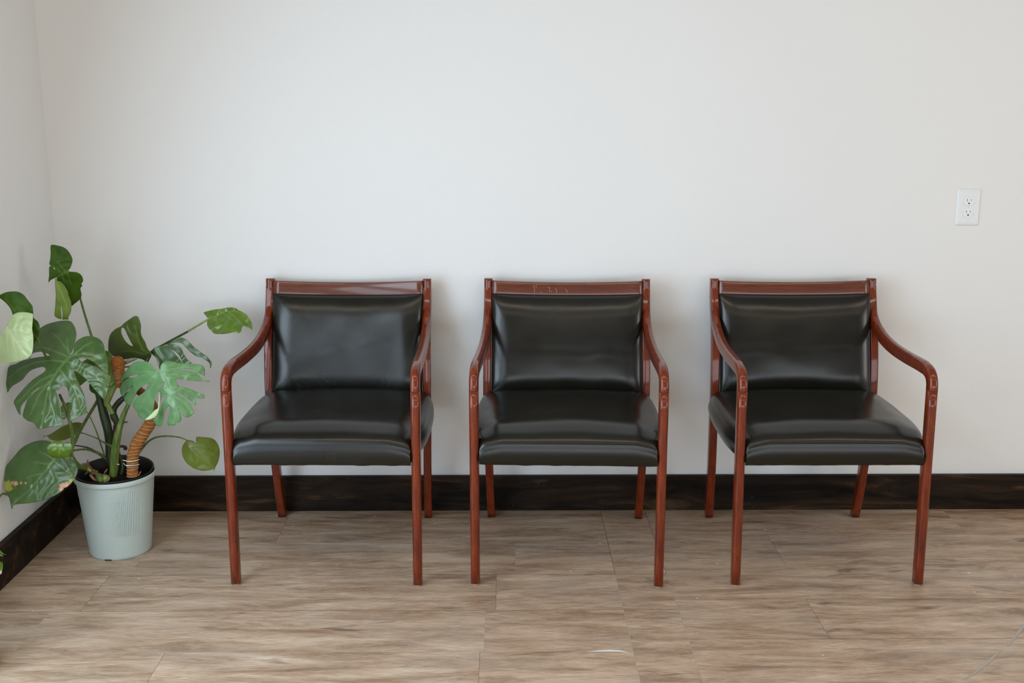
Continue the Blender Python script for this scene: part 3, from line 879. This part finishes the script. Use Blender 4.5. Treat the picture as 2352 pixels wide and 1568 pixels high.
# --- moss pole
pole = stem('coir_pole', plant, M_coir, 'H', [(585, 1640, YP-.055, 25), (583, 1500, YP-.055, 25), (588, 1400, YP-.05, 26), (612, 1300, YP-.045, 27), (660, 1190, YP-.04, 27), (735, 1080, YP-.035, 27), (800, 980, YP-.03, 27), (840, 880, YP-.03, 25), (850, 760, YP-.03, 22), (800, 650, YP-.03, 20), (720, 580, YP-.03, 20), (640, 520, YP-.03, 18), (560, 440, YP-.03, 18), (490, 400, YP-.03, 15), (430, 420, YP-.03, 10)], n=28, sub=10, lump=.12)
pole2 = stem('coir_pole', plant, M_coir, 'H', [(412, 505, YP-.04, 7), (414, 460, YP-.04, 12), (414, 400, YP-.04, 17), (414, 320, YP-.04, 26), (404, 240, YP-.04, 28), (392, 180, YP-.04, 31), (385, 140, YP-.04, 29), (383, 116, YP-.04, 22), (382, 103, YP-.04, 10)], n=40, sub=10, lump=.24)
def twine(par, P, a, b, turns, tilt=.3, off=1.03):
    """one turn of twine after another round the pole between arc fractions a and b"""
    pts = catmull(P, 10); n = len(pts)
    for k in range(turns):
        f = a+(b-a)*k/max(1, turns-1); i = min(n-2, int(f*(n-1)))
        c = Vector(pts[i][:3]); t = (Vector(pts[i+1][:3])-c).normalized(); r = pts[i][3]*off
        s1 = t.cross(Vector((0, -1, 0))).normalized(); s2 = s1.cross(t)
        tl = tilt+random.uniform(-.12, .12); ring = []
        for q in range(25):
            an = 2*math.pi*q/24; ring.append((*(c+s1*math.cos(an)*r+s2*math.sin(an)*r+t*math.cos(an)*r*tl), .0008))
        tube('twine', ring, M_twine, par, n=5, smooth_path=False)
PP1 = stem('', None, None, 'H', [(585, 1640, YP-.055, 25), (583, 1500, YP-.055, 25), (588, 1400, YP-.05, 26), (612, 1300, YP-.045, 27), (660, 1190, YP-.04, 27), (735, 1080, YP-.035, 27), (800, 980, YP-.03, 27), (840, 880, YP-.03, 25)])
PP2 = stem('', None, None, 'H', [(415, 440, YP-.04, 14), (412, 330, YP-.04, 24), (402, 240, YP-.04, 26), (397, 210, YP-.04, 26)])
twine(pole, PP1, .22, .98, 13, .35); twine(pole, PP1, .02, .18, 5, .1); twine(pole2, PP2, .05, .98, 13, .12)
# wire clips
for pts in ([(1710, 375), (1600, 405), (1450, 415), (1350, 400), (1300, 385)], [(1710, 490), (1600, 515), (1450, 528), (1370, 515), (1335, 480), (1325, 455)], [(1150, 380), (1172, 385)], [(1150, 492), (1200, 490), (1222, 505)]):
    P = stem('', None, None, 'J', [(a, b, YP-.078, 1.8) for a, b in pts])
    tube('wire_clip', P, M_wire, plant, n=8)
# dried sheaths and cut stubs lying on the soil
for i, (pl, yy) in enumerate([([(295, 475), (350, 465), (410, 450), (440, 360), (470, 440), (500, 520), (545, 560), (560, 620), (500, 600), (400, 560), (330, 520)], -.075),
               ([(400, 560), (470, 590), (560, 600), (640, 640), (700, 650), (640, 720), (560, 740), (480, 700), (420, 720), (360, 760), (400, 680)], -.085),
               ([(480, 740), (560, 760), (620, 830), (700, 880), (770, 850), (760, 890), (690, 905), (600, 890), (530, 830)], -.10),
               ([(790, 740), (880, 735), (960, 770), (990, 830), (950, 900), (860, 950), (810, 955), (860, 900), (930, 850), (900, 790), (830, 770)], -.10),
               ([(840, 700), (880, 640), (930, 590), (920, 640), (880, 690), (850, 720)], -.06)]):
    o = leaf('dry_sheath', plant, M_dry, pl, 'J', YP+yy, g=(0, -.08), ruffle=.004, step=1.6)
stem('cut_stub', plant, S_green, 'J', [(640, 720, YP-.10, 6), (700, 770, YP-.10, 14), (760, 860, YP-.105, 15), (800, 930, YP-.10, 10)], n=12, lump=.2)
stem('cut_stub', plant, S_light, 'J', [(830, 760, YP-.095, 5), (880, 820, YP-.10, 13), (860, 900, YP-.10, 10)], n=12, lump=.2)
stem('cut_stub', plant, S_light, 'J', [(400, 580, YP-.09, 6), (450, 610, YP-.09, 9), (530, 660, YP-.09, 6)], n=10, lump=.2)
stem('bark_chip', plant, M_dry, 'J', [(1690, 770, YP-.06, 2), (1720, 720, YP-.06, 3), (1750, 665, YP-.06, 2)], n=6)

# --- leaves
leaf('leaf', plant, LD, [(570, 70), (600, 58), (650, 68), (700, 80), (750, 110), (790, 160), (815, 220), (810, 270), (790, 320), (770, 350), (790, 361), (830, 363), (870, 370), (910, 395), (935, 440), (930, 480), (915, 490), (925, 520), (905, 550), (915, 600), (915, 640), (880, 690), (840, 720), (805, 745), (785, 690), (765, 600), (730, 530), (695, 482), (665, 465), (650, 470), (640, 450), (635, 425), (600, 440), (570, 455), (546, 480), (553, 400), (553, 310), (575, 298), (555, 275), (565, 220), (570, 150)], 'A',
     YP+.02, (.03, .02), mid=[(765, 355), (700, 380), (635, 425)], fold=.04, holes=[[(600, 310), (612, 316), (622, 340), (608, 330)]],
     veins=[[(740, 362), (690, 300), (640, 230)], [(700, 380), (640, 320), (590, 285)], [(760, 370), (790, 460), (800, 500)], [(700, 385), (715, 440), (725, 510)]], label='dark green leaf at the top of the plant')
leaf('leaf_lobe', plant, LY, [(622, 430), (640, 455), (655, 470), (670, 466), (697, 485), (735, 545), (770, 620), (798, 700), (803, 760), (795, 820), (770, 870), (770, 897), (735, 899), (702, 897), (704, 850), (697, 790), (690, 740), (686, 790), (692, 850), (692, 893), (650, 885), (615, 855), (618, 780), (625, 700), (628, 620), (622, 540), (620, 480)], 'A',
     YP-.01, (.06, -.02), mid=[(632, 470), (690, 600), (740, 720), (760, 800)], fold=.05, veins=[[(632, 480), (650, 600), (685, 700)]], label='pale lime underside of the hanging lobe')
leaf('leaf', plant, LD, [(-40, 640), (0, 622), (70, 592), (150, 583), (210, 590), (270, 625), (320, 690), (360, 740), (372, 790), (380, 880), (420, 915), (443, 960), (446, 1000), (440, 1060), (420, 1110), (375, 1175), (300, 1100), (200, 950), (145, 845), (120, 780), (70, 715), (0, 660), (-40, 655)], 'A',
     YP-.21, (-.03, .01), mid=[(420, 1110), (330, 980), (200, 850), (140, 760), (60, 660)], fold=.05, label='dark leaf behind the pale leaf')
leaf('leaf', plant, LP, [(-45, 1150), (0, 1090), (60, 1000), (100, 920), (150, 845), (200, 820), (260, 815), (320, 822), (368, 835), (372, 880), (362, 1000), (375, 1100), (370, 1230), (350, 1300), (300, 1340), (200, 1370), (100, 1385), (0, 1380), (-45, 1375)], 'A',
     YP-.25, (-.045, -.03), mid=[(70, 975), (140, 1080), (230, 1200), (330, 1330)], fold=.03, cup=.015, ruffle=.0026,
     veins=[[(110, 1020), (200, 1015), (350, 1060)], [(120, 1030), (200, 960), (330, 900)], [(90, 1020), (80, 1150), (100, 1330)], [(140, 1080), (160, 1200), (200, 1350)], [(180, 1140), (260, 1150), (360, 1200)]], label='pale leaf at the left edge')
L4 = [(905, 525), (930, 480), (955, 400), (975, 320), (982, 270), (975, 210), (950, 150), (920, 110), (880, 92), (800, 92), (700, 110), (600, 140), (520, 185), (440, 240), (400, 330), (380, 430), (375, 500), (368, 565), (380, 575), (415, 515), (470, 495), (530, 490), (585, 505), (630, 524), (634, 540), (590, 548), (480, 562), (380, 580), (280, 608), (200, 650), (150, 660), (115, 680), (100, 720), (90, 800), (80, 900), (88, 970), (98, 1015), (120, 980), (160, 930), (230, 890), (290, 850), (330, 800), (370, 750), (430, 715), (490, 695), (550, 685), (585, 705), (585, 730), (550, 765), (480, 810), (400, 870), (320, 950), (250, 1030), (200, 1090), (178, 1140), (200, 1200), (230, 1265), (265, 1305), (262, 1250), (275, 1190), (310, 1140), (350, 1100), (368, 1082), (362, 1100), (340, 1140), (320, 1200), (300, 1270), (295, 1320), (330, 1360), (370, 1385), (420, 1400), (455, 1430), (480, 1470), (515, 1490), (550, 1478), (650, 1460), (740, 1450), (805, 1440), (805, 1400), (790, 1320), (785, 1220), (765, 1150), (740, 1060), (722, 995), (760, 975), (795, 935), (802, 922), (822, 922), (860, 950), (880, 1000), (885, 1060), (905, 1120), (920, 1180), (920, 1260), (900, 1340), (880, 1390), (940, 1370), (1020, 1320), (1110, 1280), (1110, 1220), (1100, 1120), (1080, 1040), (1045, 960), (1020, 900), (985, 830), (965, 770), (960, 742), (990, 750), (1040, 790), (1110, 850), (1160, 905), (1200, 960), (1250, 1010), (1300, 1070), (1340, 1100), (1370, 1060), (1385, 990), (1400, 920), (1425, 860), (1425, 810), (1400, 785), (1330, 740), (1250, 690), (1150, 650), (1070, 630), (1025, 600), (1015, 578), (1055, 570), (1110, 580), (1170, 605), (1240, 650), (1300, 710), (1350, 755), (1390, 782), (1395, 750), (1390, 650), (1375, 560), (1350, 470), (1330, 390), (1290, 335), (1220, 300), (1150, 290), (1080, 300), (1010, 335), (970, 375), (950, 430), (945, 490), (925, 520)]
leaf('leaf', plant, LM, L4, 'B', YP-.165, (-.02, -.085), anchor=(800, 700), mid=[(925, 530), (850, 600), (760, 710), (660, 860), (600, 1060), (560, 1300), (535, 1480)], fold=.035, cup=.02,
     holes=[[(505, 945), (510, 955), (460, 1000), (412, 1038), (425, 1010), (465, 970)]],
     veins=[[(900, 520), (840, 430), (760, 320), (665, 240)], [(890, 520), (870, 400), (865, 300)], [(860, 550), (700, 480), (560, 432), (430, 440)], [(840, 620), (650, 600), (450, 630), (250, 710), (120, 830)], [(680, 790), (540, 850), (380, 980), (230, 1150)], [(930, 540), (1050, 520), (1200, 540), (1310, 600)], [(865, 615), (1050, 690), (1250, 820), (1370, 950)], [(765, 715), (870, 840), (960, 980), (1020, 1150), (1050, 1250)], [(640, 880), (500, 1050), (390, 1300)], [(640, 900), (650, 1100), (720, 1400)], [(960, 530), (1080, 420), (1200, 360)], [(640, 890), (440, 1000), (330, 1130)]], label='large split leaf with pale veins', vw=1.9)
leaf('leaf', plant, LG, [(1090, 600), (1250, 520), (1365, 475), (1430, 520), (1450, 560), (1480, 700), (1500, 830), (1430, 900), (1400, 960), (1300, 900), (1200, 830), (1110, 865), (1030, 925), (985, 860), (955, 745), (1000, 680)], 'B', YP-.05, (.02, .03), label='green leaf partly hidden behind the large split leaf')
leaf('leaf', plant, LG, [(770, 1215), (800, 1180), (850, 1150), (910, 1145), (925, 1200), (905, 1270), (870, 1320), (820, 1360), (785, 1330), (765, 1270)], 'B', YP-.05, (.02, 0))
leaf('leaf', plant, LO, [(552, 245), (565, 228), (590, 225), (640, 210), (720, 160), (800, 110), (900, 70), (980, 52), (1040, 60), (1080, 85), (1060, 130), (1000, 190), (920, 240), (850, 275), (780, 288), (700, 288), (640, 268), (605, 230), (580, 232)], 'F', YP-.03, (.02, -.14), label='olive leaf seen edge-on')
leaf('leaf', plant, LM, [(700, 500), (690, 420), (665, 320), (600, 290), (520, 287), (430, 305), (340, 345), (260, 400), (200, 470), (150, 530), (100, 590), (75, 640), (62, 730), (55, 800), (60, 900), (80, 980), (110, 1010), (130, 1070), (148, 1165), (158, 1165), (168, 1132), (200, 1110), (300, 1100), (400, 1090), (520, 1065), (620, 1035), (700, 1000), (780, 950), (820, 915), (815, 895), (840, 895), (880, 870), (920, 830), (970, 760), (998, 690), (990, 610), (960, 540), (920, 490), (880, 480), (820, 500), (760, 505)], 'F',
     YP-.23, (-.02, -.07), mid=[(710, 525), (640, 620), (550, 720), (460, 830), (380, 920), (270, 1020), (160, 1110)], fold=.03, cup=.01,
     spots=[(810, 880, 8), (860, 855, 6), (785, 910, 5), (200, 840, 5), (270, 833, 2.6), (330, 833, 2), (160, 828, 3)], yel=[(90, 870, 11), (930, 820, 8), (130, 910, 6)],
     veins=[[(690, 530), (600, 470), (500, 430)], [(640, 600), (500, 570), (350, 570)], [(560, 710), (450, 730), (340, 770)], [(640, 640), (690, 760), (700, 830)], [(700, 550), (800, 640), (900, 720)], [(480, 800), (490, 900), (480, 980)]], label='broad round leaf with a brown patch on its edge', vw=1.5)
leaf('leaf', plant, LG, [(608, 370), (640, 330), (700, 300), (770, 293), (806, 308), (806, 352), (812, 352), (830, 320), (880, 305), (915, 330), (920, 400), (890, 480), (860, 500), (760, 508), (690, 500), (630, 460), (607, 410)], 'F',
     YP-.24, (0, 0), mid=[(790, 340), (768, 390), (758, 440), (762, 505)], roll=((0, 400), 24, 'h'), ruffle=.0005, label='small curled-over leaf')
leaf('leaf', plant, LQ, [(562, 578), (545, 560), (528, 540), (510, 510), (490, 450), (450, 380), (435, 320), (438, 240), (415, 165), (400, 140), (360, 133), (310, 165), (240, 215), (200, 255), (130, 290), (75, 345), (50, 420), (45, 510), (55, 570), (100, 610), (180, 640), (240, 655), (330, 635), (400, 640), (460, 655), (500, 680), (530, 670), (560, 620)], 'D',
     YP+.02, (-.05, .05), mid=[(550, 590), (460, 540), (400, 400), (370, 240)], fold=-.02, cup=.02, holes=[[(205, 280), (225, 272), (250, 300), (280, 370), (320, 450), (342, 492), (300, 480), (250, 430), (215, 370), (200, 320)]],
     veins=[[(520, 600), (380, 560), (200, 560)]], label='olive leaf with one long hole')
leaf('leaf', plant, LM, [[(560, 560), (600, 515), (680, 490), (800, 465), (795, 530), (850, 590), (940, 700), (900, 700), (820, 690), (760, 680), (700, 700), (665, 770), (650, 720), (620, 640), (580, 600)],
     [(800, 470), (870, 485), (920, 520), (960, 600), (1000, 660), (1045, 700), (970, 712), (940, 690), (900, 610), (850, 560), (800, 530)],
     [(720, 478), (830, 430), (900, 395), (940, 395), (1000, 430), (1070, 500), (1160, 570), (1230, 620), (1280, 680), (1287, 710), (1270, 762), (1262, 700), (1220, 665), (1160, 628), (1105, 617), (1040, 572), (980, 512), (940, 468), (890, 452), (820, 458)]], 'D',
     YP+.03, (-.02, -.05), label='drooping leaf cut into long strips')
L11 = [(655, 778), (640, 790), (600, 760), (570, 720), (520, 685), (460, 677), (400, 680), (340, 705), (300, 745), (260, 790), (215, 840), (195, 890), (200, 925), (240, 890), (300, 860), (360, 840), (402, 836), (405, 852), (350, 870), (290, 880), (240, 905), (205, 940), (188, 1000), (190, 1050), (210, 1090), (228, 1102), (260, 1050), (320, 985), (345, 968), (315, 1000), (270, 1055), (235, 1110), (242, 1150), (270, 1190), (300, 1210), (320, 1180), (350, 1130), (370, 1080), (400, 1030), (450, 980), (520, 940), (530, 955), (500, 1010), (470, 1050), (400, 1100), (350, 1160), (342, 1210), (370, 1260), (400, 1290), (402, 1325), (440, 1358), (490, 1378), (540, 1345), (583, 1270), (600, 1180), (608, 1100), (628, 1052), (652, 1035), (660, 1060), (655, 1130), (648, 1195), (660, 1170), (680, 1120), (708, 1080), (735, 1068), (742, 1082), (720, 1140), (680, 1200), (640, 1270), (600, 1320), (590, 1370), (600, 1420), (640, 1450), (675, 1458), (700, 1400), (720, 1300), (745, 1240), (772, 1208), (788, 1230), (785, 1290), (765, 1360), (760, 1440), (800, 1446), (850, 1443), (855, 1415), (900, 1410), (922, 1380), (915, 1320), (888, 1262), (900, 1260), (930, 1310), (970, 1345), (1005, 1352), (1015, 1328), (1025, 1345), (1060, 1310), (1075, 1290), (1040, 1210), (980, 1140), (900, 1090), (868, 1048), (900, 1055), (970, 1110), (1040, 1160), (1095, 1208), (1098, 1170), (1075, 1115), (1120, 1120), (1190, 1123), (1195, 1080), (1130, 1055), (1060, 1020), (960, 990), (905, 985), (880, 950), (860, 895), (930, 892), (1000, 905), (1080, 915), (1170, 918), (1255, 920), (1255, 912), (1200, 905), (1160, 880), (1120, 830), (1040, 800), (960, 785), (880, 780), (900, 770), (1000, 768), (1050, 780), (1090, 815), (1130, 820), (1170, 835), (1200, 855), (1205, 800), (1190, 745), (1160, 720), (1060, 705), (960, 705), (870, 692), (800, 675), (740, 675), (695, 700), (670, 740), (668, 775)]
leaf('leaf', plant, LB, L11, 'D', YP-.13, (-.02, -.03), anchor=(660, 800), mid=[(655, 790), (700, 850), (750, 960), (790, 1120), (850, 1290), (860, 1400)], fold=.06, cup=.02,
     holes=[[(655, 975), (675, 950), (712, 932), (715, 945), (690, 975), (662, 996)], [(850, 1120), (862, 1122), (900, 1165), (880, 1155)]],
     veins=[[(640, 800), (500, 800), (340, 800)], [(640, 810), (450, 850), (250, 960)], [(640, 820), (480, 960), (320, 1120)], [(650, 830), (540, 1020), (430, 1220), (410, 1300)], [(680, 800), (800, 770), (960, 740), (1100, 740)], [(700, 830), (850, 840), (1050, 860), (1200, 912)], [(760, 980), (900, 990), (1080, 1060), (1180, 1100)], [(770, 1040), (900, 1130), (1040, 1280)], [(750, 1000), (700, 1150), (640, 1300), (640, 1420)], [(800, 1150), (900, 1260), (990, 1340)]], label='split leaf beside the top of the coir pole', vw=1.3)
leaf('leaf_lobe', plant, LP, [(488, 1378), (560, 1310), (600, 1265), (640, 1240), (650, 1180), (657, 1060), (664, 1060), (662, 1180), (650, 1270), (620, 1330), (570, 1365), (520, 1378)], 'D', YP-.15, (0, -.04), step=1.8, ruffle=.0008, label='pale curled lobe edge')
leaf('leaf', plant, LG, [(470, 465), (600, 420), (750, 385), (870, 370), (980, 360), (1080, 335), (1200, 320), (1300, 325), (1400, 355), (1450, 390), (1550, 440), (1650, 500), (1700, 540), (1750, 620), (1800, 700), (1840, 780), (1848, 870), (1858, 915), (1822, 948), (1780, 900), (1700, 870), (1650, 850), (1600, 840), (1560, 880), (1540, 950), (1530, 1000), (1480, 1040), (1430, 1050), (1370, 1025), (1250, 1040), (1100, 1070), (950, 1075), (780, 1065), (700, 1000), (620, 920), (575, 840), (565, 760), (580, 700), (610, 650), (570, 610), (520, 540)], 'E',
     YP+.20, (-.02, -.10), mid=[(640, 620), (760, 580), (900, 520), (1080, 440), (1400, 420), (1600, 520), (1760, 650)], fold=-.05, ruffle=.0045, step=1.4, cup=.01,
     veins=[[(1000, 480), (1150, 560), (1300, 700), (1360, 800)], [(1150, 440), (1300, 540), (1480, 700), (1560, 800)], [(800, 560), (830, 700), (900, 850)]], label='crinkled bright green leaf nearest the chair', vw=1.0)
leaf('leaf', plant, LO, [(1225, 310), (1195, 330), (1170, 380), (1168, 430), (1180, 480), (1220, 540), (1290, 590), (1370, 612), (1440, 608), (1480, 595), (1488, 620), (1500, 580), (1530, 520), (1545, 440), (1535, 370), (1500, 310), (1450, 285), (1380, 277), (1318, 275), (1306, 300), (1310, 338), (1290, 322), (1260, 308)], 'G',
     YP+.03, (.01, -.04), mid=[(1250, 345), (1330, 430), (1420, 520), (1485, 600)], fold=.03, cup=.012, spots=[(1256, 368, 3.2)],
     veins=[[(1270, 360), (1380, 370), (1500, 400)], [(1270, 370), (1260, 450), (1290, 540)], [(1320, 420), (1430, 440), (1520, 480)]], label='small heart-shaped leaf', vw=.9)

# --- second plant, mostly outside the frame at the left edge
far = thing('potted_plant', 'green leaf tips and a stalk reaching in at the left edge, low by the baseboard', 'potted plant', (0, 0, 0))
X2, Y2 = -1.40, -1.16
lathe('pot', [(.055, .002), (.062, 0), (.066, .004), (.080, .15), (.084, .152), (.084, .165), (.080, .166), (.076, .14), (.0, .14)], M_pot, far, 48, cx=X2, cy=Y2)
def fpt(c, q, y, wd):
    u, v = c, q; p = at(u, v, y); z = (p-CAM).dot(_fw); return (p.x, p.y, p.z, wd*.5*z/F_PX)
tube('leaf_stalk', [(X2, Y2, .14, .004), (X2+.0, Y2+.12, .22, .004), fpt(-6, 1149, -.80, 5), fpt(18, 1134, -.66, 5), fpt(40, 1118, -.60, 4)], S_green, far, n=10)
CR['K'] = (0, 1220, 9.8)
leaf('leaf', far, LG, [(-260, 330), (-100, 330), (-20, 380), (0, 415), (30, 455), (70, 490), (108, 514), (140, 514), (140, 520), (105, 522), (60, 514), (0, 505), (-120, 520), (-260, 480)], 'K', -.86, (0, -.05), step=2)
leaf('leaf', far, LY, [(-200, 500), (0, 508), (45, 515), (66, 562), (30, 555), (0, 560), (-200, 600)], 'K', -.87, (0, -.05), step=2)
leaf('leaf', far, LG, [(-260, 640), (-100, 640), (0, 675), (40, 695), (58, 720), (62, 800), (50, 880), (44, 930), (20, 972), (0, 960), (-100, 1000), (-260, 900)], 'K', -.87, (0, -.05), step=2, spots=[(20, 935, 4.5)])
for q in ((-15, 1266), (-15, 1275), (-15, 1300)):
    tube('leaf_stalk', [(X2, Y2, .14, .003), (X2, Y2+.15, .2, .003), fpt(q[0], q[1], -.86, 3)], S_green, far, n=8)

# unseen foliage added to the second plant to shade the pot corner
def shade_leaf(parent, mat, base, tip, side, size):
    """heart-shaped leaf from its stalk end (base) to its tip, spread along side"""
    base, tip, side = Vector(base), Vector(tip), Vector(side).normalized(); ax = tip-base; nrm = ax.cross(side).normalized()
    V, Fc, VE = [], [], []; NA, NB = 22, 14
    for i in range(NA+1):
        t = i/NA; wd = size*(math.sin(math.pi*min(1, t**.62))**.8)*(1-.25*t)
        for j in range(NB+1):
            q = -1+2*j/NB
            back = -.16*abs(q)*(1-t)**2
            p = base+ax*(t+back)+side*q*wd+nrm*(.18*size*q*q+.10*size*math.sin(t*3)-.02*size*math.sin(abs(q)*9+t*14))
            V.append(p); VE.append(max(0, 1-abs(q)*9) if t > .02 else 0)
    for i in range(NA):
        for j in range(NB):
            a = i*(NB+1)+j; Fc.append((a, a+1, a+NB+2, a+NB+1))
    o = mesh_obj('leaf', V, Fc, mat, parent)
    a = o.data.attributes.new('vein', 'FLOAT', 'POINT'); a.data.foreach_set('value', VE)
    m_ = o.modifiers.new('thickness', 'SOLIDIFY'); m_.thickness = .0009; m_.offset = 0
    return o
for i, (b, t_, sd_, sz_) in enumerate([((-1.455, -1.02, .30), (-1.47, -.86, .20), (0, .4, 1), .085), ((-1.46, -1.10, .44), (-1.48, -.93, .38), (0, .2, 1), .09),
        ((-1.44, -1.20, .52), (-1.46, -1.34, .40), (0, -.3, 1), .09), ((-1.45, -1.14, .62), (-1.47, -1.0, .58), (0, .1, 1), .075), ((-1.43, -1.24, .30), (-1.45, -1.38, .20), (0, -.4, 1), .08), ((-1.47, -.98, .52), (-1.485, -.86, .47), (0, .3, 1), .065)]):
    shade_leaf(far, (LM, LG, LD)[i % 3], b, t_, sd_, sz_)
    bb = Vector(b)
    tube('leaf_stalk', [(X2, Y2, .14, .0045), ((X2+bb.x)/2, (Y2+bb.y)/2, (.14+bb.z)/2+.03, .0035), (bb.x, bb.y, bb.z, .0025)], S_green, far, n=8)
